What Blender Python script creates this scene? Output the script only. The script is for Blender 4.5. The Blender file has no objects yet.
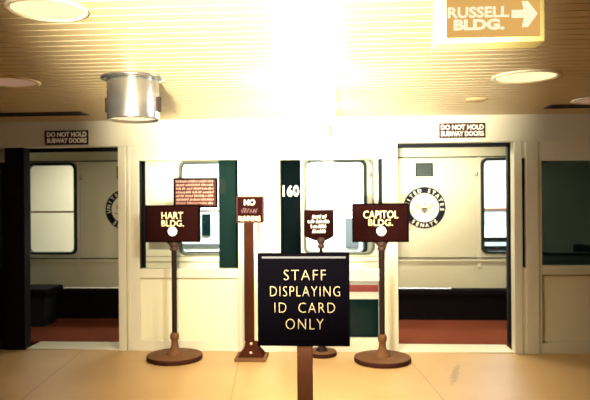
import bpy, bmesh, math, random
from mathutils import Vector, Matrix
random.seed(7)
PI = math.pi
S = bpy.context.scene
COL = S.collection

# ------------------------------------------------------------------ camera
cam = bpy.data.cameras.new('camera')
co = bpy.data.objects.new('camera', cam); COL.objects.link(co)
cam.sensor_width = 36.0
cam.lens = 36.0 * 620.0 / 590.0
TH, RO = math.radians(3.5), math.radians(-0.41)
fw = Vector((-math.sin(TH), math.cos(TH), 0))
r0 = Vector((math.cos(TH), math.sin(TH), 0)); u0 = Vector((0, 0, 1))
rt = math.cos(RO) * r0 + math.sin(RO) * u0
up = -math.sin(RO) * r0 + math.cos(RO) * u0
co.matrix_world = Matrix(((rt.x, up.x, -fw.x, 0), (rt.y, up.y, -fw.y, -6.15), (rt.z, up.z, -fw.z, 1.5), (0, 0, 0, 1)))
cam.dof.use_dof = True
cam.dof.focus_distance = 3.3
cam.dof.aperture_fstop = 3.6
cam.clip_start = 0.02
S.camera = co

# ------------------------------------------------------------------ world, lights, exposure
w = bpy.data.worlds.new('world'); S.world = w; w.use_nodes = True
bg = w.node_tree.nodes['Background']
bg.inputs[0].default_value = (1.0, 0.62, 0.38, 1); bg.inputs[1].default_value = 0.004
S.view_settings.view_transform = 'Standard'
S.view_settings.look = 'None'
S.view_settings.exposure = -0.4
S.view_settings.gamma = 1.0
S.view_settings.use_curve_mapping = False
FILL_GLOW = 26.0          # added glow cylinders that brighten the centre of the platform
WARM = (1.0, 0.34, 0.07)
def lamp(name, loc, power, color, radius=0.15):
    l = bpy.data.lights.new(name, 'POINT'); l.energy = power; l.color = color; l.shadow_soft_size = radius
    o = bpy.data.objects.new(name, l); o.location = loc; COL.objects.link(o); return o
def area(name, loc, sx, sy, power, color, rot=(0, 0, 0)):
    l = bpy.data.lights.new(name, 'AREA'); l.shape = 'RECTANGLE'; l.size = sx; l.size_y = sy; l.energy = power; l.color = color
    o = bpy.data.objects.new(name, l); o.location = loc; o.rotation_euler = rot; COL.objects.link(o); return o
def spot(name, loc, target, power, color, angle, blend, radius=0.12):
    l = bpy.data.lights.new(name, 'SPOT'); l.energy = power; l.color = color; l.spot_size = math.radians(angle); l.spot_blend = blend; l.shadow_soft_size = radius
    o = bpy.data.objects.new(name, l); o.location = loc; COL.objects.link(o)
    o.rotation_euler = (Vector(target) - Vector(loc)).to_track_quat('-Z', 'Y').to_euler(); return o
spot('wall_fill_spot', (-0.40, -2.45, 2.22), (-0.40, 0.0, 0.9), 560, (1.0, 0.96, 0.86), 84, 1.0)  # added spot without a fixture; brightens mid wall, fades sideways
spot('front_fill_spot', (-0.1, -6.9, 2.25), (-0.45, 0.0, 1.0), 3000, (1.0, 0.82, 0.55), 41, 1.0)  # added unseen spot behind the camera; narrow cone leaves the edges dark
spot('ceiling_fill_spot', (-0.3, -7.2, 1.15), (-0.25, -1.2, 2.45), 15500, (1.0, 0.94, 0.74), 36, 1.0)  # added unseen spot behind the camera; lifts ceiling centre and upper wall
spot('floor_fill_spot', (-0.15, -2.05, 1.97), (-0.12, -1.1, 0.0), 460, (1.0, 0.88, 0.58), 112, 1.0)  # added spot to brighten the middle of the floor
lamp('warm_fill', (-2.0, -4.6, 1.75), 5, WARM)  # added point light without a fixture, warms the left corners
lamp('warm_fill', (2.2, -3.8, 1.75), 7, WARM)  # added point light without a fixture, warms the right corners
area('car_lamp', (1.25, 0.95, 2.17), 1.2, 0.25, 62, (1.0, 0.94, 0.76))
area('car_lamp', (-2.2, 0.95, 2.17), 0.8, 0.25, 1.5, (1.0, 0.90, 0.72))
area('far_platform_lamp', (0.2, 3.0, 2.45), 4.6, 0.3, 900, (0.93, 0.97, 1.0))
area('far_platform_lamp', (-3.6, 3.0, 2.45), 1.6, 0.3, 70, (1.0, 0.95, 0.80))

# ------------------------------------------------------------------ materials
def mat(name, c, rough=0.6, metal=0.0, var=0.0, scale=6.0, bump=0.0, c2=None, spec=None):
    m = bpy.data.materials.new(name); m.use_nodes = True
    nt = m.node_tree; b = nt.nodes['Principled BSDF']
    b.inputs['Roughness'].default_value = rough; b.inputs['Metallic'].default_value = metal
    if spec is not None: b.inputs['Specular IOR Level'].default_value = spec
    tc = nt.nodes.new('ShaderNodeTexCoord'); nz = nt.nodes.new('ShaderNodeTexNoise')
    nz.inputs['Scale'].default_value = scale; nz.inputs['Detail'].default_value = 5
    nt.links.new(tc.outputs['Object'], nz.inputs['Vector'])
    mx = nt.nodes.new('ShaderNodeMix'); mx.data_type = 'RGBA'
    d = c2 if c2 else tuple(x * (1 - var) for x in c)
    mx.inputs[6].default_value = (*d, 1); mx.inputs[7].default_value = (*c, 1)
    nt.links.new(nz.outputs['Fac'], mx.inputs[0]); nt.links.new(mx.outputs[2], b.inputs['Base Color'])
    if bump:
        bp = nt.nodes.new('ShaderNodeBump'); bp.inputs['Strength'].default_value = bump; bp.inputs['Distance'].default_value = 0.01
        nt.links.new(nz.outputs['Fac'], bp.inputs['Height']); nt.links.new(bp.outputs[0], b.inputs['Normal'])
    return m
def emis(name, c, s):
    m = bpy.data.materials.new(name); m.use_nodes = True
    nt = m.node_tree; nt.nodes.remove(nt.nodes['Principled BSDF'])
    e = nt.nodes.new('ShaderNodeEmission'); e.inputs[0].default_value = (*c, 1); e.inputs[1].default_value = s
    nt.links.new(e.outputs[0], nt.nodes['Material Output'].inputs[0]); return m
def glass(name, tint, refl=0.07):
    m = bpy.data.materials.new(name); m.use_nodes = True
    nt = m.node_tree; nt.nodes.remove(nt.nodes['Principled BSDF'])
    t = nt.nodes.new('ShaderNodeBsdfTransparent'); t.inputs[0].default_value = (*tint, 1)
    g = nt.nodes.new('ShaderNodeBsdfGlossy'); g.inputs['Roughness'].default_value = 0.03
    mx = nt.nodes.new('ShaderNodeMixShader'); mx.inputs[0].default_value = refl
    nt.links.new(t.outputs[0], mx.inputs[1]); nt.links.new(g.outputs[0], mx.inputs[2])
    nt.links.new(mx.outputs[0], nt.nodes['Material Output'].inputs[0]); return m

def floor_mat():
    m = mat('floor_terrazzo', (0.47, 0.29, 0.115), 0.42, 0, 0, 2.2, 0.02, (0.38, 0.215, 0.078))
    nt = m.node_tree; b = nt.nodes['Principled BSDF']
    src = b.inputs['Base Color'].links[0].from_socket
    g = nt.nodes.new('ShaderNodeNewGeometry'); sp = nt.nodes.new('ShaderNodeSeparateXYZ')
    nt.links.new(g.outputs['Position'], sp.inputs[0])
    def math_(op, a, bb):
        n = nt.nodes.new('ShaderNodeMath'); n.operation = op
        for i, v in enumerate((a, bb)):
            if hasattr(v, 'default_value'): nt.links.new(v, n.inputs[i])
            else: n.inputs[i].default_value = v
        return n.outputs[0]
    xs = math_('ADD', sp.outputs[0], math_('MULTIPLY', sp.outputs[1], 0.10))
    fx = math_('ABSOLUTE', math_('SUBTRACT', math_('FRACT', math_('DIVIDE', math_('ADD', xs, 8.13), 1.60), 0), 0.5), 0)
    fy = math_('ABSOLUTE', math_('SUBTRACT', math_('FRACT', math_('DIVIDE', math_('ADD', sp.outputs[1], 9.0), 1.6), 0), 0.5), 0)
    line = math_('MAXIMUM', math_('LESS_THAN', fx, 0.0024), math_('MULTIPLY', math_('LESS_THAN', fy, 0.0024), 0.0))
    sk = nt.nodes.new('ShaderNodeTexNoise'); sk.inputs['Scale'].default_value = 26; sk.inputs['Detail'].default_value = 2
    nt.links.new(g.outputs['Position'], sk.inputs['Vector'])
    spots = math_('MULTIPLY', math_('GREATER_THAN', sk.outputs['Fac'], 0.735), 0.6)
    # scuffs and stains (worn oily mark by the right-hand doorway)
    dx = math_('DIVIDE', math_('SUBTRACT', math_('ADD', sp.outputs[0], math_('MULTIPLY', sp.outputs[1], -0.27)), 1.24), 0.034)
    dy = math_('DIVIDE', math_('ADD', sp.outputs[1], 0.76), 0.34)
    rr = math_('ADD', math_('MULTIPLY', dx, dx), math_('MULTIPLY', dy, dy))
    st = math_('MULTIPLY', math_('LESS_THAN', math_('ADD', rr, math_('MULTIPLY', math_('SUBTRACT', sk.outputs['Fac'], 0.5), 5.0)), 0.8), math_('MULTIPLY', sk.outputs['Fac'], 0.9))
    f = math_('MAXIMUM', math_('MULTIPLY', line, 0.7), math_('MAXIMUM', spots, st))
    mx = nt.nodes.new('ShaderNodeMix'); mx.data_type = 'RGBA'
    nt.links.new(f, mx.inputs[0]); nt.links.new(src, mx.inputs[6]); mx.inputs[7].default_value = (0.09, 0.07, 0.035, 1)
    nt.links.new(mx.outputs[2], b.inputs['Base Color'])
    return m

M = dict(
    floor=floor_mat(),
    ceiling=mat('ceiling_slats', (0.46, 0.35, 0.185), 0.45, 0, 0.06, 3),
    gap=mat('ceiling_gap', (0.32, 0.23, 0.12), 0.8),
    cream=mat('cream_paint', (0.58, 0.54, 0.39), 0.45, 0, 0.05, 3),
    panel=mat('cream_panel', (0.60, 0.56, 0.38), 0.4, 0, 0.06, 2),
    alu=mat('pale_aluminium', (0.60, 0.56, 0.41), 0.38, 0.15, 0.06, 5),
    sill=mat('worn_threshold', (0.80, 0.72, 0.50), 0.35, 0.2, 0.2, 9),
    dark=mat('dark_wall', (0.006, 0.004, 0.004), 0.7, 0, 0.3, 4, spec=0.1),
    side=mat('side_wall', (0.06, 0.035, 0.025), 0.7, 0, 0.3, 3),
    rubber=mat('black_rubber', (0.010, 0.011, 0.013), 0.7, 0, 0.2, 9, spec=0.1),
    teal=mat('dark_green_enamel', (0.0075, 0.021, 0.0185), 0.8, 0, 0.25, 4, spec=0.0),
    postdark=mat('near_black_green', (0.0015, 0.0035, 0.004), 0.8, 0, 0.25, 4, spec=0.0),
    skirt=mat('car_skirt', (0.003, 0.014, 0.014), 0.8, 0, 0.35, 5, spec=0.0),
    carbody=mat('car_cream', (0.90, 0.88, 0.70), 0.4, 0, 0.06, 2),
    carwhite=mat('car_white', (0.86, 0.86, 0.80), 0.35, 0, 0.04, 3),
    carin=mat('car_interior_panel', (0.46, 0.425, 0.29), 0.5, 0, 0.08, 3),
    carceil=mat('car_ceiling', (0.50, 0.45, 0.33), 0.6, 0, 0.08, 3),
    red=mat('red_stripe', (0.30, 0.014, 0.014), 0.4, 0, 0.1, 5),
    carpet=mat('red_carpet', (0.17, 0.045, 0.022), 0.95, 0, 0.4, 60, 0.4, spec=0.0),
    bench=mat('bench_vinyl', (0.004, 0.0025, 0.003), 0.7, 0, 0.3, 6, spec=0.05),
    navy=mat('seal_navy', (0.003, 0.0045, 0.013), 0.6, 0, 0.1, 5, spec=0.1),
    sealw=mat('seal_white', (0.60, 0.56, 0.42), 0.5, 0, 0.06, 8),
    sealt=mat('seal_tan', (0.20, 0.165, 0.085), 0.5, 0, 0.1, 8),
    sealg=mat('seal_grey', (0.012, 0.013, 0.014), 0.5, 0, 0.1, 8),
    plaque=mat('plaque_grey', (0.014, 0.022, 0.020), 0.6, 0, 0.2, 12, spec=0.1),
    plaquetext=mat('plaque_text', (0.07, 0.085, 0.075), 0.6, 0, 0.1, 12),
    sealwing=mat('seal_wing', (0.40, 0.35, 0.23), 0.5, 0, 0.1, 8),
    frametan=mat('window_rubber_tan', (0.16, 0.155, 0.10), 0.7, 0, 0.2, 12),
    fargrey=mat('far_grey', (0.085, 0.095, 0.10), 0.7, 0, 0.2, 5),
    chrome=mat('chrome', (0.62, 0.62, 0.60), 0.2, 1, 0.1, 8),
    brown=mat('brown_sign', (0.017, 0.0042, 0.0036), 0.65, 0, 0.5, 45, spec=0.0),
    brownframe=mat('brown_sign_rim', (0.006, 0.0022, 0.0022), 0.6, 0, 0.25, 20, spec=0.0),
    redbrown=mat('red_brown_enamel', (0.050, 0.012, 0.008), 0.6, 0, 0.2, 20, spec=0.1),
    black=mat('black_sign', (0.0010, 0.0008, 0.0014), 0.6, 0, 0.25, 14, spec=0.0),
    blackedge=mat('black_sign_edge', (0.004, 0.004, 0.005), 0.7, 0, 0.2, 14),
    letter=mat('cream_lettering', (0.86, 0.68, 0.36), 0.6, 0, 0.05, 30),
    letterstaff=mat('staff_lettering', (0.20, 0.155, 0.085), 0.7, 0, 0.05, 30, spec=0.1),
    letterw=mat('white_lettering', (0.92, 0.88, 0.74), 0.6, 0, 0.05, 30),
    letterp=mat('pinkish_lettering', (0.42, 0.22, 0.15), 0.6, 0, 0.1, 30),
    dull=mat('faded_red_lettering', (0.075, 0.022, 0.018), 0.7, 0, 0.2, 30),
    pole=mat('dark_bronze', (0.016, 0.008, 0.005), 0.6, 0.0, 0.3, 12, spec=0.08),
    knob=mat('bronze_knob', (0.045, 0.022, 0.015), 0.5, 0.0, 0.2, 12, spec=0.2),
    base=mat('tan_base', (0.13, 0.056, 0.022), 0.65, 0.0, 0.25, 8, spec=0.1),
    baserim=mat('brown_base_rim', (0.035, 0.009, 0.005), 0.65, 0.0, 0.25, 12, spec=0.1),
    wood=mat('varnished_wood', (0.085, 0.028, 0.010), 0.6, 0, 0.45, 14, spec=0.1),
    darkwood=mat('dark_red_wood', (0.042, 0.012, 0.006), 0.7, 0, 0.45, 14, spec=0.0),
    brass=mat('worn_brass_strip', (0.75, 0.56, 0.34), 0.35, 0.4, 0.2, 10),
    drum=mat('brushed_metal', (0.36, 0.35, 0.32), 0.26, 0.9, 0.12, 7),
    signface=emis('amber_glare_face', (0.90, 0.50, 0.14), 1.15),  # glare on the sign face put in as emission
    signframe=mat('amber_sign_frame', (0.86, 0.72, 0.26), 0.4, 0, 0.08, 5),
    signtext=emis('glare_lettering', (1.0, 0.95, 0.62), 1.35),  # letters glow too, standing in for the same glare
    vent=mat('vent_black', (0.010, 0.012, 0.014), 0.6, 0, 0.2, 9),
    cangrey=mat('can_trim', (0.70, 0.60, 0.40), 0.4, 0, 0.06, 6),
    canlight=emis('warm_diffuser', (1.0, 0.86, 0.46), 1.7),
    candim=emis('dim_diffuser', (1.0, 0.55, 0.32), 0.42),
    speaker=mat('speaker_grille', (0.42, 0.30, 0.14), 0.6, 0, 0.2, 12),
    opal=emis('fill_opal_glow', (0.90, 0.96, 1.0), FILL_GLOW),  # emission of the added cylinder near the pier
    opalsoft=emis('fill_opal_soft_glow', (0.90, 0.96, 1.0), FILL_GLOW * 1.5),  # emission of the added cylinder nearer the camera
    carlight=emis('car_diffuser', (1.0, 0.93, 0.76), 3.0),
    glass=glass('clear_glass', (0.97, 0.985, 0.975), 0.006),
    darkglass=glass('tinted_glass', (0.27, 0.33, 0.34), 0.010),
    farwall=mat('far_wall_white', (0.84, 0.86, 0.84), 0.6, 0, 0.03, 2),
    farcream=mat('far_wall_cream', (0.80, 0.74, 0.54), 0.6, 0, 0.05, 2),
    farteal=mat('far_band', (0.36, 0.45, 0.43), 0.6, 0, 0.1, 2),
    farline=mat('far_line', (0.30, 0.16, 0.12), 0.6, 0, 0.1, 2),
    track=mat('trackbed', (0.03, 0.028, 0.028), 0.9, 0, 0.3, 8),
)

# ------------------------------------------------------------------ mesh helpers
class MB:
    def __init__(self): self.bm = bmesh.new(); self.mats = []
    def mi(self, m):
        if m not in self.mats: self.mats.append(m)
        return self.mats.index(m)
    def _fin(self, verts, m, smooth=False):
        i = self.mi(m)
        for f in {f for v in verts for f in v.link_faces}:
            f.material_index = i; f.smooth = smooth
    def box(self, x0, x1, y0, y1, z0, z1, m, bev=0.0):
        r = bmesh.ops.create_cube(self.bm, size=1.0)['verts']
        for v in r:
            v.co = Vector((x0 + (v.co.x + .5) * (x1 - x0), y0 + (v.co.y + .5) * (y1 - y0), z0 + (v.co.z + .5) * (z1 - z0)))
        self._fin(r, m)
        if bev:
            es = list({e for v in r for e in v.link_edges})
            g = bmesh.ops.bevel(self.bm, geom=es, offset=bev, segments=2, profile=.6, affect='EDGES')
            for f in g['faces']: f.material_index = self.mi(m)
        return self
    def lathe(self, prof, cx, cy, m, n=40, smooth=True):
        """prof: list of (radius, z) from bottom to top"""
        rings = []
        for r, z in prof:
            if r < 1e-5: rings.append([self.bm.verts.new((cx, cy, z))])
            else: rings.append([self.bm.verts.new((cx + r * math.cos(2 * PI * k / n), cy + r * math.sin(2 * PI * k / n), z)) for k in range(n)])
        i = self.mi(m)
        for a, b in zip(rings, rings[1:]):
            for k in range(n):
                k2 = (k + 1) % n
                if len(a) == 1 and len(b) == 1: continue
                if len(a) == 1: vs = (a[0], b[k2], b[k])
                elif len(b) == 1: vs = (a[k], a[k2], b[0])
                else: vs = (a[k], a[k2], b[k2], b[k])
                f = self.bm.faces.new(vs); f.material_index = i; f.smooth = smooth
        return self
    def prism(self, pts, y0, y1, m):
        """pts: outline in (x, z), extruded from y0 to y1"""
        a = [self.bm.verts.new((x, y0, z)) for x, z in pts]; b = [self.bm.verts.new((x, y1, z)) for x, z in pts]
        i = self.mi(m); n = len(pts)
        fs = [self.bm.faces.new(a), self.bm.faces.new(b[::-1])]
        for k in range(n): fs.append(self.bm.faces.new((a[(k + 1) % n], a[k], b[k], b[(k + 1) % n])))
        for f in fs: f.material_index = i
        return self
    def ring(self, outer, inner, y0, y1, m):
        """closed band between two outlines with equal counts, in (x, z)"""
        n = len(outer); i = self.mi(m)
        V = lambda p, y: self.bm.verts.new((p[0], y, p[1]))
        o0 = [V(p, y0) for p in outer]; i0 = [V(p, y0) for p in inner]; o1 = [V(p, y1) for p in outer]; i1 = [V(p, y1) for p in inner]
        for k in range(n):
            j = (k + 1) % n
            for q in ((o0[k], o0[j], i0[j], i0[k]), (o1[j], o1[k], i1[k], i1[j]), (o0[j], o0[k], o1[k], o1[j]), (i0[k], i0[j], i1[j], i1[k])):
                f = self.bm.faces.new(q); f.material_index = i
        return self
    def build(self, name, parent=None, loc=None):
        bmesh.ops.recalc_face_normals(self.bm, faces=self.bm.faces)
        me = bpy.data.meshes.new(name); self.bm.to_mesh(me); self.bm.free()
        for m in self.mats: me.materials.append(m)
        o = bpy.data.objects.new(name, me); COL.objects.link(o)
        if parent: o.parent = parent
        if loc: o.location = loc
        return o
def rrect(x0, x1, z0, z1, r, n=6):
    p = []
    for cx, cz, a in ((x1 - r, z1 - r, 0), (x0 + r, z1 - r, PI / 2), (x0 + r, z0 + r, PI), (x1 - r, z0 + r, 3 * PI / 2)):
        for k in range(n + 1): p.append((cx + r * math.cos(a + PI / 2 * k / n), cz + r * math.sin(a + PI / 2 * k / n)))
    return p
def circ(cx, cz, r, n=48): return [(cx + r * math.cos(2 * PI * k / n), cz + r * math.sin(2 * PI * k / n)) for k in range(n)]
def thing(name, label, cat, loc, group=None):
    o = bpy.data.objects.new(name, None); COL.objects.link(o); o.location = loc; o.empty_display_size = .1
    return tag(o, label, cat, group)
def tag(o, label, cat, group=None):
    o['label'] = label; o['category'] = cat
    if group: o['group'] = group
    return o
def struct(o): o['kind'] = 'structure'; return o

def glyph_mesh(s, bold=0.0, spacing=1.0):
    cu = bpy.data.curves.new('text', 'FONT'); cu.body = s; cu.size = 1; cu.extrude = 0.0; cu.offset = bold; cu.space_character = spacing
    cu.resolution_u = 3
    t = bpy.data.objects.new('text', cu); COL.objects.link(t)
    dg = bpy.context.evaluated_depsgraph_get(); dg.update()
    me = bpy.data.meshes.new_from_object(t.evaluated_get(dg))
    bpy.data.objects.remove(t); bpy.data.curves.remove(cu)
    return me
def add_text(mb, s, x0, x1, z0, z1, y, m, bold=0.015, spacing=1.0, t=0.003):
    """text fitted to a box on a plane facing -y"""
    me = glyph_mesh(s, bold, spacing)
    xs = [v.co.x for v in me.vertices]; ys = [v.co.y for v in me.vertices]
    ax, bx, ay, by = min(xs), max(xs), min(ys), max(ys)
    b2 = bmesh.new(); b2.from_mesh(me)
    r = bmesh.ops.extrude_face_region(b2, geom=b2.faces[:])
    nv = {g for g in r['geom'] if isinstance(g, bmesh.types.BMVert)}
    for v in b2.verts:
        fr = v in nv
        v.co = Vector((x0 + (v.co.x - ax) / (bx - ax) * (x1 - x0), y - (t if fr else 0), z0 + (v.co.y - ay) / (by - ay) * (z1 - z0)))
    tmp = bpy.data.meshes.new('tmp'); b2.to_mesh(tmp); b2.free()
    n0 = len(mb.bm.faces); mb.bm.from_mesh(tmp); mb.bm.faces.ensure_lookup_table()
    i = mb.mi(m)
    for f in mb.bm.faces[n0:]: f.material_index = i
    bpy.data.meshes.remove(tmp); bpy.data.meshes.remove(me)
    return mb
def strokes(mb, x0, x1, z0, z1, y, m, words, lean=0.25, t=0.002, wgt=0.010):
    """rows too small to read: word-shaped runs of slanted pen strokes; words = relative lengths"""
    tot = sum(words) + .45 * (len(words) - 1); u = (x1 - x0) / tot; x = x0
    for wl in words:
        n = max(2, int(round(wl * u / (wgt * 1.7)))); st = wl * u / n
        for k in range(n):
            h = (z1 - z0) * random.choice((1, .9, 1, .8)); a = x + k * st; ww = min(wgt, st * .72); l = lean * h * random.choice((1, 1, -.2, .6))
            mb.prism([(a, z0), (a + ww, z0), (a + ww + l, z0 + h), (a + l, z0 + h)], y - t, y, m)
            if random.random() < .5: mb.prism([(a, z0 + h * .4), (a + st * .9, z0 + h * .4), (a + st * .9, z0 + h * .62), (a, z0 + h * .62)], y - t, y, m)
        x += (wl + .45) * u
    return mb

# ------------------------------------------------------------------ room shell
CZ = 2.31
struct(MB().box(-4.6, 4.0, -9.0, 0.10, -0.12, 0.0, M['floor']).build('floor'))
c = MB().box(-4.6, 4.0, -9.0, 0.10, CZ + .02, CZ + .12, M['gap'])
y = -9.0
while y < 0.0:
    c.box(-4.6, 4.0, y + .006, y + .094, CZ, CZ + .025, M['ceiling']); y += .10
struct(c.build('ceiling'))
struct(MB().box(-4.7, -4.6, -9.0, 0.06, 0, CZ + .1, M['side']).build('wall_left'))
struct(MB().box(4.0, 4.1, -9.0, 0.06, 0, CZ + .1, M['side']).build('wall_right'))
struct(MB().box(-4.7, 4.1, -9.1, -9.0, 0, CZ + .1, M['side']).build('wall_back'))
# wall_front: the fascia over the doorways and the broad solid pier in the middle
f = MB()
f.box(-4.6, 4.0, -.05, .06, 2.05, CZ, M['cream'])
f.box(-2.03, .50, -.045, .055, 1.905, 2.05, M['cream'])
f.box(1.976, 4.0, -.045, .055, 1.865, 2.05, M['cream'])
f.box(-.935, -.535, -.045, .055, 0, 1.905, M['cream'])
f.box(-4.6, 4.0, -.056, -.05, 2.05, 2.068, M['alu'])
struct(f.build('wall_front'))
# jambs
def jamb(n, x0, x1, groove=None):
    b = MB()
    if groove is None: b.box(x0, x1, -.055, .07, 0, 2.05, M['alu'], .004)
    else:
        b.box(x0, groove - .006, -.055, .07, 0, 2.05, M['alu'], .004); b.box(groove + .006, x1, -.055, .07, 0, 2.05, M['alu'], .004)
        b.box(groove - .006, groove + .006, -.03, .06, 0, 2.05, M['alu'])
    return struct(b.build('trim_%d' % n))
jamb(1, -2.15, -2.03, -2.065)
jamb(2, .50, .63)
b = MB()
b.box(1.745, 1.820, -.055, .07, 0, 2.05, M['alu'], .004); b.box(1.856, 1.976, -.055, .07, 0, 2.05, M['alu'], .004)
b.box(1.820, 1.856, -.045, .06, 0, .83, M['alu']); b.box(1.820, 1.856, -.045, .06, 1.89, 2.05, M['alu']); b.box(1.820, 1.856, .0, .05, .83, 1.89, M['rubber'])
struct(b.build('trim_3'))
struct(MB().box(-3.32, -3.12, -.055, .07, 0, 2.05, M['dark'], .004).build('trim_4'))
# thresholds
struct(MB().box(-3.12, -2.15, -.03, .285, 0, .012, M['sill'], .003).build('trim_5'))
struct(MB().box(.63, 1.745, -.03, .285, 0, .012, M['sill'], .003).build('trim_6'))

# screen windows: frame > glass, lower_panel
def screen(n, x0, x1, zt, stile_l, stile_r, panel=True, fm='alu', g='glass', pm='panel', zr=(.73, .82), zb=.105):
    b = MB()
    b.box(x0, x0 + stile_l, -.04, .05, 0, zt, M[fm], .003); b.box(x1 - stile_r, x1, -.04, .05, 0, zt, M[fm], .003)
    a, c = x0 + stile_l, x1 - stile_r
    b.box(a, c, -.04, .05, zr[0], zr[1], M[fm], .003); b.box(a, c, -.04, .05, 0, zb, M[fm], .003); b.box(a, c, -.04, .05, zt - .02, zt, M[fm])
    o = struct(b.build('window_%d' % n))
    gk = MB()
    k = .010
    gk.box(a, a + k, -.01, .02, zr[1], zt - .02, M['rubber']); gk.box(c - k, c, -.01, .02, zr[1], zt - .02, M['rubber'])
    gk.build('gasket', o)
    MB().box(a, c, .0, .010, zr[1], zt - .02, M[g]).build('glass', o)
    if panel:
        p = MB(); p.box(a, c, .0, .02, zb, zr[0], M[pm]); p.box(a + .012, c - .012, -.006, .0, zb + .012, zr[0] - .012, M[pm], .004)
        p.build('lower_panel', o)
    else: MB().box(a, c, .0, .010, zb, zr[0], M[g]).build('lower_glass', o)
    return o
screen(1, -2.03, -.935, 1.925, .088, .006)
screen(2, -.535, .50, 1.92, .012, .015, panel=False, zr=(.70, .82), zb=.13)
screen(3, 1.976, 4.0, 1.88, .034, .05, g='darkglass', zr=(.765, .85))
screen(4, -4.5, -3.32, 1.90, .05, .04, fm='dark', g='darkglass', pm='dark')

# beyond the trains
struct(MB().box(-5.6, 5.6, .10, 5.0, -.62, -.50, M['track']).build('trim_7'))
fw_ = MB()
fw_.box(-3.0, 1.9, 4.0, 4.1, -.5, 2.6, M['farwall'])
fw_.box(-5.6, -3.0, 4.0, 4.1, -.5, 2.6, M['farcream'])
fw_.box(1.9, 5.6, 4.0, 4.1, 1.35, 2.6, M['farwall']); fw_.box(1.9, 5.6, 3.98, 4.1, 1.31, 1.35, M['farline'])
fw_.box(1.9, 5.6, 4.0, 4.1, 1.03, 1.31, M['farteal']); fw_.box(1.9, 5.6, 3.95, 4.1, .88, 1.03, M['farwall'])
fw_.box(1.9, 5.6, 4.0, 4.1, -.5, .88, M['rubber']); fw_.box(1.9, 5.6, 3.96, 4.0, .74, .80, M['farteal'])
fw_.box(.20, .42, 3.97, 4.0, .72, 1.20, M['fargrey']); fw_.box(.47, .62, 3.97, 4.0, .72, 1.20, M['fargrey']); fw_.box(-2.16, -2.02, 3.97, 4.0, .92, 1.28, M['skirt']); fw_.box(-2.5, -1.86, 3.97, 4.0, .74, .79, M['fargrey'])
struct(fw_.build('wall_far'))
struct(MB().box(-5.6, 5.6, .06, 4.1, 2.6, 2.7, M['dark']).build('ceiling_tunnel'))

# ------------------------------------------------------------------ the two subway cars
def arc_text(mb, s, cx, cz, r, mid, span, h, y, m, flip=False):
    n = len(s)
    for k, ch in enumerate(s):
        if ch == ' ': continue
        a = mid + span * (.5 - k / (n - 1)) if not flip else mid - span * (.5 - k / (n - 1))
        me = glyph_mesh(ch, .03); xs = [v.co.x for v in me.vertices]; ys = [v.co.y for v in me.vertices]
        mx, my = (min(xs) + max(xs)) / 2, .36; sc = h / .72
        rot = a - PI / 2 if not flip else a + PI / 2
        b2 = bmesh.new(); b2.from_mesh(me)
        for v in b2.verts:
            px, py = (v.co.x - mx) * sc, (v.co.y - my) * sc
            v.co = Vector((cx + r * math.cos(a) + px * math.cos(rot) - py * math.sin(rot), y, cz + r * math.sin(a) + px * math.sin(rot) + py * math.cos(rot)))
        tmp = bpy.data.meshes.new('t'); b2.to_mesh(tmp); b2.free()
        n0 = len(mb.bm.faces); mb.bm.from_mesh(tmp); mb.bm.faces.ensure_lookup_table(); i = mb.mi(m)
        for f in mb.bm.faces[n0:]: f.material_index = i
        bpy.data.meshes.remove(tmp); bpy.data.meshes.remove(me)

YF, YR = .34, 1.75            # near side and far side of the cars
def wall_holes(mb, x0, x1, z0, z1, y0, y1, m, holes):
    """sheet with rectangular openings (hx0, hx1, hz0, hz1)"""
    xs = sorted({x0, x1, *[h[0] for h in holes], *[h[1] for h in holes]})
    for a, b in zip(xs, xs[1:]):
        if a < x0 or b > x1: continue
        zs = sorted((h[2], h[3]) for h in holes if h[0] <= a + 1e-6 and h[1] >= b - 1e-6)
        z = z0
        for u, v in zs:
            if u > z: mb.box(a, b, y0, y1, z, u, m)
            z = v
        if z < z1: mb.box(a, b, y0, y1, z, z1, m)

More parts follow.
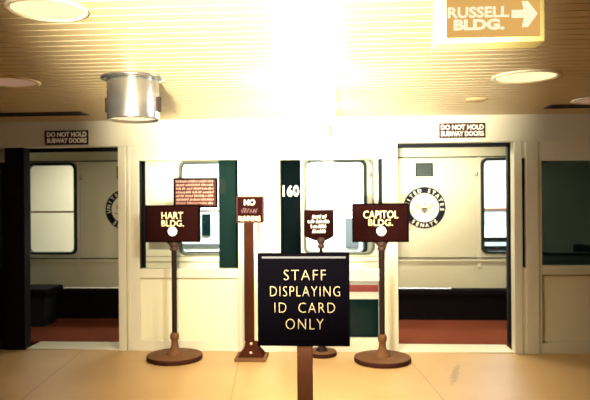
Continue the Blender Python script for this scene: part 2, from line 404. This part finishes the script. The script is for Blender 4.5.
def seal(parent, cx, cz, y):
    d = MB(); d.prism(circ(cx, cz, .190), y - .004, y, M['sealw']); o = d.build('seal_decal', parent)
    r = MB(); r.ring(circ(cx, cz, .262, 56), circ(cx, cz, .182, 56), y - .007, y, M['navy']); r.build('navy_ring', o)
    t = MB()
    arc_text(t, 'UNITED STATES', cx, cz, .221, PI / 2, 3.35, .046, y - .0085, M['sealw'])
    t.build('text_line', o); t = MB()
    arc_text(t, 'SENATE', cx, cz, .221, -PI / 2, 1.35, .046, y - .0085, M['sealw'], True)
    t.build('text_line', o)
    e = MB()
    for s in (-1, 1):     # wings, olive branch and arrows
        e.prism([(cx + s * q[0], cz + q[1]) for q in ((.02, -.02), (.05, .035), (.085, .06), (.12, .055), (.105, .02), (.085, -.01), (.055, -.04), (.02, -.06))], y - .006, y - .004, M['sealwing'])
        for k in range(5):
            a = .03 + k * .018
            e.prism([(cx + s * a, cz - .05 + k * .014), (cx + s * (a + .008), cz - .052 + k * .014), (cx + s * (a + .02), cz + .012 + k * .008), (cx + s * (a + .014), cz + .014 + k * .008)], y - .0075, y - .006, M['sealt'])
        e.prism([(cx + s * q[0], cz + q[1]) for q in ((.02, -.085), (.13, -.055), (.14, -.045), (.13, -.03), (.11, -.05), (.02, -.075))], y - .0065, y - .004, M['sealt'])
    e.prism([(cx - .018, cz + .03), (cx - .008, cz + .062), (cx + .012, cz + .066), (cx + .026, cz + .05), (cx + .016, cz + .03)], y - .007, y - .004, M['sealt'])
    e.prism([(cx - .032, cz + .0), (cx + .032, cz + .0), (cx + .03, cz - .045), (cx, cz - .075), (cx - .03, cz - .045)], y - .009, y - .004, M['sealg'])
    for k in range(3): e.box(cx - .02 + k * .016, cx - .014 + k * .016, y - .0105, y - .009, cz - .05, cz - .02, M['sealt'])
    e.build('eagle_emblem', o)

def subway_car(x0, x1, opening, sidewins, rearwins, sealx, label, joint, jm='teal'):
    t = thing('subway_car', label, 'subway train', ((x0 + x1) / 2, 1.05, -.5))
    off = Vector(t.location)
    P = []
    def put(mb, name, parent=None):
        o = mb.build(name, parent or t)
        if parent is None: o.location = -off
        return o
    # near side
    b = MB(); holes = [(opening[0], opening[1], 0, 2.10)] + sidewins
    wall_holes(b, x0, x1, .70, 2.30, YF, YF + .05, M['carbody'], holes)
    for (a, c, z0, z1) in sidewins:
        pts = rrect(a, c, z0, z1, .07); n = len(pts) // 4
        for q, (kx, kz) in enumerate(((c, z1), (a, z1), (a, z0), (c, z0))): b.prism([(kx, kz)] + pts[q * n:(q + 1) * n], YF, YF + .05, M['carbody'])
    put(b, 'side_wall')
    for a, c in ((x0, opening[0]), (opening[1], x1)):
        put(MB().box(a, c, YF, YF + .05, 0, .70, M['carwhite']), 'lower_side')
        put(MB().box(a + .004, c - .004, YF - .004, YF, .538, .612, M['red']), 'red_stripe')
        put(MB().box(a + .004, c - .004, YF - .006, YF, .0, .463, M['skirt']), 'skirt')
        bl = MB(); bl.box(a + .004, c - .004, YF - .012, YF, .845, .862, M['carceil'], .002); bl.box(a + .004, c - .004, YF - .010, YF, .905, .915, M['carceil'], .002)
        put(bl, 'belt_moulding')
    for (a, c, z0, z1) in sidewins:
        fr = MB(); r = .07
        fr.ring(rrect(a - .012, c + .012, z0 - .012, z1 + .012, r + .01), rrect(a + .012, c - .012, z0 + .012, z1 - .012, r), YF - .008, YF + .055, M['frametan'])
        fo = put(fr, 'window_frame')
        MB().box(a, c, YF + .02, YF + .028, z0, z1, M['glass']).build('glass', fo)
    # door edge seals
    for a, c in ((opening[0], opening[0] + .035), (opening[1] - .045, opening[1])):
        put(MB().box(a, c, YF - .02, YF + .06, .0, 2.10, M['rubber'], .003), 'door_edge')
    put(MB().box(opening[0], opening[1], YF - .02, YF + .06, 2.035, 2.12, M['rubber'], .003), 'door_header')
    # far side
    b = MB(); wall_holes(b, x0, x1, .38, 2.30, YR, YR + .05, M['carin'], rearwins); put(b, 'rear_wall')
    b = MB()
    b.box(x0, x1, YR - .012, YR, 2.018, 2.032, M['plaque']); b.box(x0, x1, YR - .02, YR, .755, .765, M['plaque'], .002); b.box(x0, x1, YR - .03, YR, .715, .735, M['carceil'], .004)
    put(b, 'rear_moulding')
    for (a, c, z0, z1) in rearwins:
        fr = MB(); r = .06
        fr.ring(rrect(a - .03, c + .03, z0 - .02, z1 + .025, r + .02), rrect(a + .01, c - .01, z0 + .01, z1 - .01, r), YR - .02, YR + .055, M['plaque'])
        fr.box(a, c, YR - .01, YR + .03, 1.355, 1.378, M['farline'])
        fo = put(fr, 'window_frame')
        MB().box(a, c, YR + .02, YR + .028, z0, z1, M['glass']).build('glass', fo)
        near = a if abs(a - sealx) < abs(c - sealx) else c; s = -1 if near == a else 1
        post = MB(); post.box(min(near + s * .035, near + s * .075), max(near + s * .035, near + s * .075), YR - .018, YR, .64, 2.02, M['carceil'], .003)
        po = put(post, 'window_post')
        kb = MB(); kb.lathe([(0, 1.785), (.018, 1.79), (.024, 1.81), (.018, 1.83), (0, 1.835)], near + s * .09, YR - .03, M['chrome'], 16); kb.build('hook', po)
        put(MB().box(min(near + s * .12, near + s * .128), max(near + s * .12, near + s * .128), YR - .004, YR, .38, 2.02, M['carceil']), 'panel_seam')
    seal(t, sealx, 1.392, YR)
    for o in [o for o in t.children if o.name.startswith('seal_decal')]: o.location = -off
    pl = MB(); pl.box(sealx - .108, sealx + .112, YR - .010, YR, 1.785, 1.955, M['plaque'], .003); po = put(pl, 'plaque')
    for k in range(6):
        st = MB(); strokes(st, sealx - .09, sealx + .09, 1.80 + k * .024, 1.812 + k * .024, YR - .010, M['plaquetext'], [random.choice((2, 3, 4)) for _ in range(4)], wgt=.006)
        st.build('text_line', po)
    # inside
    put(MB().box(x0, x1, YF - .02, YR + .05, -.02, .0, M['carpet']), 'carpet')
    put(MB().box(x0, x1, YF - .02, YR + .05, -.12, -.021, M['rubber']), 'floor_pan')
    put(MB().box(x0, x1, YF, YR + .05, 2.20, 2.30, M['carceil']), 'car_ceiling')
    bn = MB(); bn.box(x0 + .06, x1 - .06, YR - .12, YR, .0, .34, M['bench']); bn.box(x0 + .06, x1 - .06, YR - .15, YR, .30, .375, M['bench'], .02)
    put(bn, 'bench')
    put(MB().box(sealx - .55, sealx + .55, .80, 1.10, 2.178, 2.20, M['carlight'], .004), 'ceiling_lamp')
    # ends
    for e in (x0, x1):
        s = 1 if e == x0 else -1
        a, c = sorted((e, e + s * .05)); put(MB().box(a, c, YF + .05, YR, .0, 2.20, M['carbody']), 'end_wall')
    if joint:
        put(MB().box(joint[0], joint[1], YF - .03, YF + .16, .0, 2.28, M[jm], .01), 'end_post')
    # running gear
    for k in (.18, .82):
        xx = x0 + (x1 - x0) * k
        w_ = MB()
        for yy in (.55, 1.5):
            for dx in (-.35, .35):
                nv = len(w_.bm.verts); w_.lathe([(0, -.05), (.16, -.05), (.16, .02), (.185, .02), (.185, .04), (0, .04)], 0, 0, M['rubber'], 24)
                w_.bm.verts.ensure_lookup_table()
                for v in w_.bm.verts[nv:]: v.co = Vector((xx + dx + v.co.x, yy + v.co.z, -.315 + v.co.y))
        w_.box(xx - .6, xx + .6, .62, 1.45, -.36, -.121, M['rubber'])
        put(w_, 'wheel_truck')
    return t, put

LC, putL = subway_car(-4.55, -1.06, (-3.40, -1.99), [(-1.62, -1.10, .93, 1.915)], [(-3.99, -3.36, .83, 1.985), (-2.02, -1.36, .83, 1.985)], -2.69,
    'cream subway car on the left, with a dim interior behind the left-hand doorway', (-1.20, -1.02))
RC, putR = subway_car(-.52, 3.95, (.47, 1.835), [(-.30, .42, .935, 1.925), (2.1, 2.75, .93, 1.905)], [(-.35, .40, .83, 1.985), (1.88, 2.50, .83, 1.985)], 1.15,
    'cream subway car on the right, brightly lit inside with the full round seal showing', (-.565, -.335), 'postdark')
nb = MB(); add_text(nb, '160', -.522, -.352, 1.535, 1.655, YF - .031, M['letterw'], .02); o = putR(nb, 'car_number'); o['label'] = 'white car number on the dark end post'
# seats inside the cars, bolted to the car floor
def car_seat(put, cx, y, face):
    b = MB(); b.box(cx - .22, cx + .22, y - .24, y + .24, .36, .46, M['bench'], .03); st = put(b, 'seat')
    b = MB(); b.box(min(cx + face * .20, cx + face * .30), max(cx + face * .20, cx + face * .30), y - .24, y + .24, .42, .98, M['bench'], .045); b.build('backrest', st)
    b = MB(); b.box(cx - .16, cx + .16, y - .16, y + .16, 0, .36, M['rubber'], .01); b.build('pedestal', st)
car_seat(putL, -3.62, 1.25, -1)
car_seat(putR, 2.55, .95, 1)

# ------------------------------------------------------------------ signs on the screen
def wall_sign(name, label, x0, x1, z0, z1, rows, group=None):
    t = thing(name, label, 'sign', ((x0 + x1) / 2, -.058, z0), group)
    w_, h_ = x1 - x0, z1 - z0
    b = MB(); b.box(-w_ / 2, w_ / 2, -.010, .0, 0, h_, M['redbrown'], .002); b.build('plate', t)
    r = MB(); r.ring([(-w_/2, 0), (w_/2, 0), (w_/2, h_), (-w_/2, h_)], [(-w_/2+.008, .008), (w_/2-.008, .008), (w_/2-.008, h_-.008), (-w_/2+.008, h_-.008)], -.013, -.0095, M['brown']); r.build('rim', t)
    for s, a, c, d, e in rows: add_text(MB(), s, a, c, d, e, -.010, M['letterw'], .035, t=.002).build('text_line', t)
    return t
rows = [('DO NOT HOLD', -.205, .205, .078, .128), ('SUBWAY DOORS', -.205, .205, .016, .066)]
wall_sign('door_sign', 'red-brown two-line notice plate on the fascia above the left-hand doorway', -2.889, -2.446, 2.073, 2.215, rows)
wall_sign('door_sign', 'washed-out two-line notice plate on the fascia above the right-hand doorway', 1.034, 1.473, 2.090, 2.232, rows)
# small-print notice fixed to the left glass
t = thing('notice_board', 'red-brown plate of small pale text fixed to the left glass above the Hart sign', 'sign', (-1.373, -.001, 1.431))
b = MB(); b.box(-.223, .223, -.014, 0, 0, .297, M['redbrown'], .002); b.build('plate', t)
r = MB(); r.ring([(-.223, 0), (.223, 0), (.223, .297), (-.223, .297)], [(-.205, .018), (.205, .018), (.205, .279), (-.205, .279)], -.020, -.0135, M['brownframe']); r.build('rim', t)
for k, ws in enumerate(((6, 5, 4, 3), (4, 7, 6), (5, 3, 4, 6), (7, 4, 5), (4, 4, 6, 3), (6, 5, 6), (5, 6, 4, 3))):
    strokes(MB(), -.198, .185, .252 - k * .0365, .276 - k * .0365, -.014, M['letterp'], ws, .45, .003, .011).build('text_line', t)

# ------------------------------------------------------------------ sign stands
def disc_base(t, R, h):
    b = MB(); b.lathe([(0, 0), (R * .97, 0), (R, .008), (R, h * .8), (R * .985, h)], 0, 0, M['baserim'], 56); b.lathe([(R * .985, h), (R * .93, h + .004), (0, h + .006)], 0, 0, M['base'], 56)
    return b.build('base', t)
def building_stand(x, y, label, lines, dotx, z0, z1, wl):
    t = thing('sign_stand', label, 'sign stand', (x, y, 0), 'building sign stands')
    disc_base(t, .262, .045)
    b = MB(); b.lathe([(.080, .049), (.078, .062), (.066, .072), (.046, .095), (.034, .13), (.030, .175), (.036, .185), (.042, .205), (.042, .225), (.036, .245), (.026, .252)], 0, 0, M['base'], 28); b.build('collar', t)
    b = MB(); b.lathe([(.024, .245), (.024, 1.03)], 0, 0, M['pole'], 24); b.build('pole', t)
    b = MB(); b.lathe([(.024, 1.025), (.036, 1.03), (.040, 1.045), (.034, 1.055), (.030, 1.062), (.046, 1.076), (.050, 1.092), (.044, 1.105), (.020, 1.112)], 0, 0, M['knob'], 24)
    b.prism([(-.075, z0 + .012), (-.03, 1.06), (.03, 1.06), (.075, z0 + .012)], -.012, .012, M['pole'])
    b.build('yoke', t)
    xl, xr = wl
    b = MB(); b.box(xl, xr, -.020, .020, z0, z1, M['brown'], .006); p = b.build('sign_plate', t)
    r = MB(); e = .014; r.ring([(xl, z0), (xr, z0), (xr, z1), (xl, z1)], [(xl + e, z0 + e), (xr - e, z0 + e), (xr - e, z1 - e), (xl + e, z1 - e)], -.026, .026, M['brownframe']); r.build('rim', p)
    for s, a, c, d, e in lines: add_text(MB(), s, a, c, d, e, -.020, M['letter'], .012).build('text_line', p)
    l = MB(); l.prism(circ(dotx, z0 + .103, .044, 32), -.024, -.019, M['letterw']); l.build('white_disc', p)
building_stand(-1.508, -.35, 'brown Hart building direction sign on a bronze pole with round base', [('HART', -.113, .095, 1.328, 1.394), ('BLDG.', -.113, .100, 1.258, 1.318)], -.008, 1.109, 1.460, (-.267, .250))
building_stand(.447, -.37, 'brown Capitol building direction sign on a bronze pole with round base', [('CAPITOL', -.168, .154, 1.324, 1.396), ('BLDG.', -.122, .104, 1.256, 1.317)], -.003, 1.105, 1.463, (-.27, .249))
# no-running stand
t = thing('sign_stand', 'slim no-running sign on a square post with flared foot, left of the staff sign', 'sign stand', (-.778, -.30, 0))
b = MB(); b.box(-.148, .148, -.14, .14, 0, .030, M['base'], .006); b.build('base_plate', t)
b = MB()
for z0, z1, w0, w1 in ((.028, .05, .118, .112), (.05, .09, .112, .080), (.09, .125, .080, .064), (.125, .175, .064, .054)):
    for s in (1,):
        vs = [b.bm.verts.new((sx * q, sy * q * .8, z)) for z, q in ((z0, w0), (z1, w1)) for sx, sy in ((-1, -1), (1, -1), (1, 1), (-1, 1))]
        i = b.mi(M['darkwood'])
        for q in ((0, 1, 5, 4), (1, 2, 6, 5), (2, 3, 7, 6), (3, 0, 4, 7), (4, 5, 6, 7), (3, 2, 1, 0)):
            b.bm.faces.new([vs[k] for k in q]).material_index = i
fo = b.build('foot', t)
k = MB(); k.lathe([(0, -.012), (.012, -.010), (.014, 0), (.0, .004)], 0, 0, M['brass'], 14); o = k.build('screw', fo); o.location = (0, -.080, .07); o.rotation_euler = (PI / 2, 0, 0)
k = MB(); k.lathe([(0, -.012), (.012, -.010), (.014, 0), (.0, .004)], 0, 0, M['brass'], 14); o = k.build('screw', fo); o.location = (0, -.052, .150); o.rotation_euler = (PI / 2, 0, 0)
b = MB(); b.box(-.048, .032, -.03, .03, .17, 1.29, M['darkwood'], .004); po = b.build('post', t)
b = MB(); b.box(.030, .064, -.030, .026, .17, 1.285, M['brass'], .003); b.build('metal_strip', po)
b = MB(); b.box(-.066, -.047, -.030, .026, .17, 1.285, M['pole'], .003); b.build('edge_strip', po)
b = MB(); b.box(-.130, .126, -.048, -.030, 1.287, 1.537, M['brown'], .004); p = b.build('sign_plate', t)
r = MB(); r.ring([(-.130, 1.287), (.126, 1.287), (.126, 1.537), (-.130, 1.537)], [(-.120, 1.297), (.116, 1.297), (.116, 1.527), (-.120, 1.527)], -.052, -.028, M['redbrown']); r.build('rim', p)
add_text(MB(), 'NO', -.058, .047, 1.452, 1.508, -.048, M['letter'], .03).build('text_line', p); add_text(MB(), 'RUNNING', -.112, .094, 1.303, 1.353, -.048, M['letter'], .03).build('text_line', p)
l = MB(); strokes(l, -.085, .066, 1.382, 1.428, -.048, M['dull'], (4, 4), .4, .002, .013); o = l.build('faded_text_line', p); o['label'] = 'faded dull red word between the pale ones'
# shield-shaped small stand
t = thing('sign_stand', 'small brown shield-shaped sign with four short lines, just behind the staff sign', 'sign stand', (-.118, -.155, 0))
disc_base(t, .145, .040)
b = MB(); b.lathe([(.060, .044), (.055, .06), (.032, .085), (.024, .13), (.030, .14), (.034, .155), (.026, .17), (.016, .175), (.016, 1.07)], 0, 0, M['pole'], 24); b.build('pole', t)
b = MB(); b.lathe([(.016, 1.03), (.035, 1.04), (.036, 1.06), (.024, 1.07), (.034, 1.085), (.040, 1.105), (.034, 1.128), (.015, 1.14)], 0, -.006, M['knob'], 20); b.build('knob', t)
b = MB(); b.prism([(-.16, 1.40), (.125, 1.40), (.125, 1.148), (.05, 1.108), (-.06, 1.108), (-.16, 1.148)], -.012, .012, M['brown']); p = b.build('sign_plate', t)
for a, c, d, ws in ((-.082, .055, 1.321, (4, 2)), (-.124, .088, 1.275, (3, 6)), (-.096, .060, 1.227, (7,)), (-.086, .050, 1.180, (2, 5))):
    strokes(MB(), a, c, d, d + .034, -.012, M['letterw'], ws, .3, .003, .013).build('text_line', p)
# staff sign in the foreground
t = thing('sign_stand', 'large black staff-only ID card sign on a wooden post in the foreground', 'sign stand', (-.128, -3.42, 0))
b = MB(); b.box(-.20, .20, -.17, .17, 0, .03, M['wood'], .006); b.build('base', t)
b = MB(); b.box(-.034, .034, -.02, .026, .03, .93, M['wood'], .004); b.build('post', t)
b = MB(); b.box(-.201, .197, -.030, .0, .869, 1.269, M['black'], .003)
i = len(b.bm.faces); p = b.build('sign_board', t); p.location = (0, -.02, 0)
r = MB(); r.ring([(-.201, .869), (.197, .869), (.197, 1.269), (-.201, 1.269)], [(-.180, .888), (.180, .888), (.180, 1.2455), (-.180, 1.2455)], -.037, -.029, M['black']); r.box(-.182, .182, -.041, -.036, 1.247, 1.257, M['blackedge'], .002); r.build('rim', p)
for s, a, c, d, e in (('STAFF', -.215, -.033, 1.153, 1.198), ('DISPLAYING', -.275, .028, 1.083, 1.127), ('ID  CARD', -.256, .006, 1.012, 1.056), ('ONLY', -.208, -.044, .940, .986)):
    add_text(MB(), s, a + .128, c + .128, d, e, -.030, M['letterstaff'], -.016, 1.18, .003).build('text_line', p)

# ------------------------------------------------------------------ ceiling fittings
# hanging direction sign
t = thing('hanging_sign', 'amber box sign with pale lettering and right arrow hanging from the ceiling', 'sign', (.60, -3.70, 2.095))
H = CZ - 2.095
b = MB(); b.box(-.205, .205, -.05, .06, 0, H, M['signframe'], .004); cs = b.build('case', t)
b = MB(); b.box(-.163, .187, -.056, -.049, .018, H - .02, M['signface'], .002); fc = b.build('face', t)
add_text(MB(), 'RUSSELL', -.158, .070, .092, .134, -.0565, M['signtext'], .03, t=.003).build('text_line', fc); add_text(MB(), 'BLDG.', -.137, .053, .045, .087, -.0565, M['signtext'], .05, t=.003).build('text_line', fc)
l = MB(); l.prism([(.080, .088), (.125, .088), (.118, .052), (.140, .052), (.176, .102), (.140, .150), (.118, .150), (.125, .118), (.080, .118)], -.060, -.0565, M['signtext']); l.build('arrow', fc)
# cylinder pendants: the metal one, and added glowing ones as fill light
def pendant(x, y, m, label, glow):
    t = thing('cylinder_pendant', label, 'ceiling light', (x, y, CZ), None)
    b = MB(); b.lathe([(0, 0), (.205, 0), (.205, -.012), (.17, -.018), (0, -.018)], 0, 0, M['drum'] if not glow else M['cream'], 48); b.build('flange', t)
    b = MB(); R = .168
    if glow: b.lathe([(0, -.305), (R - .01, -.305), (R, -.295), (R, -.02)], 0, 0, m, 48)
    else: b.lathe([(R - .02, -.10), (R - .010, -.276), (R - .003, -.280), (R, -.270), (R - .001, -.04), (R - .006, -.02)], 0, 0, m, 64)
    sh = b.build('shade', t)
    if not glow:
        d = MB(); d.lathe([(0, -.262), (R - .014, -.262)], 0, 0, M['letterw'], 48); d.build('diffuser', sh)
        for s in (-1, 1):
            c = MB(); c.box(min(s * (R - .008), s * (R + .016)), max(s * (R - .008), s * (R + .016)), -.018, .018, -.225, -.13, M['pole'], .003); c.build('side_clip', t)
    return t
pendant(-1.305, -2.15, M['drum'], 'brushed metal cylinder light hanging from the ceiling at left', False)
pendant(-.15, -2.05, M['opalsoft'], 'added glowing white cylinder that makes the glare at ceiling centre, nearer the camera', True)
pendant(-.20, -.85, M['opal'], 'added glowing white cylinder that makes the glare above the middle pier', True)
# recessed round lights
def can(x, y, R, m, label):
    t = thing('recessed_light', label, 'ceiling light', (x, y, CZ), 'recessed ceiling lights')
    b = MB(); b.lathe([(R, -.002), (R, -.010), (R * .9, -.014), (R * .86, -.006)], 0, 0, M['cangrey'], 48); b.build('trim_ring', t)
    b = MB(); b.lathe([(0, -.012), (R * .5, -.010), (R * .87, -.005)], 0, 0, m, 48); b.build('diffuser', t)
can(-1.19, -3.62, .165, M['canlight'], 'round recessed ceiling light in the upper left corner')
can(-2.16, -2.12, .20, M['candim'], 'dim round recessed ceiling light at the left edge')
can(1.28, -1.96, .22, M['canlight'], 'round recessed ceiling light below and right of the amber sign')
can(2.20, -.90, .22, M['candim'], 'dim round recessed ceiling light at the right edge')
t = thing('ceiling_speaker', 'small round ceiling speaker above the right-hand doorway', 'speaker', (1.166, -1.03, CZ))
b = MB(); b.lathe([(0, -.02), (.07, -.018), (.088, -.010), (.09, -.001)], 0, 0, M['speaker'], 32); b.build('grille', t)
def vent(x0, x1, y, label):
    t = thing('ceiling_vent', label, 'vent', ((x0 + x1) / 2, y, CZ), 'linear ceiling vents')
    h = (x1 - x0) / 2
    b = MB(); b.box(-h, h, -.10, .10, -.008, -.001, M['vent'], .002); b.build('slot', t)
    b = MB()
    for k in range(3): b.box(-h + .02, h - .02, -.06 + k * .055, -.048 + k * .055, -.014, -.007, M['vent'])
    b.build('louvre', t)
vent(-4.55, -2.26, -.60, 'dark linear vent in the ceiling over the left-hand doorway')
vent(1.89, 3.95, -.56, 'dark linear vent in the ceiling at the right edge')
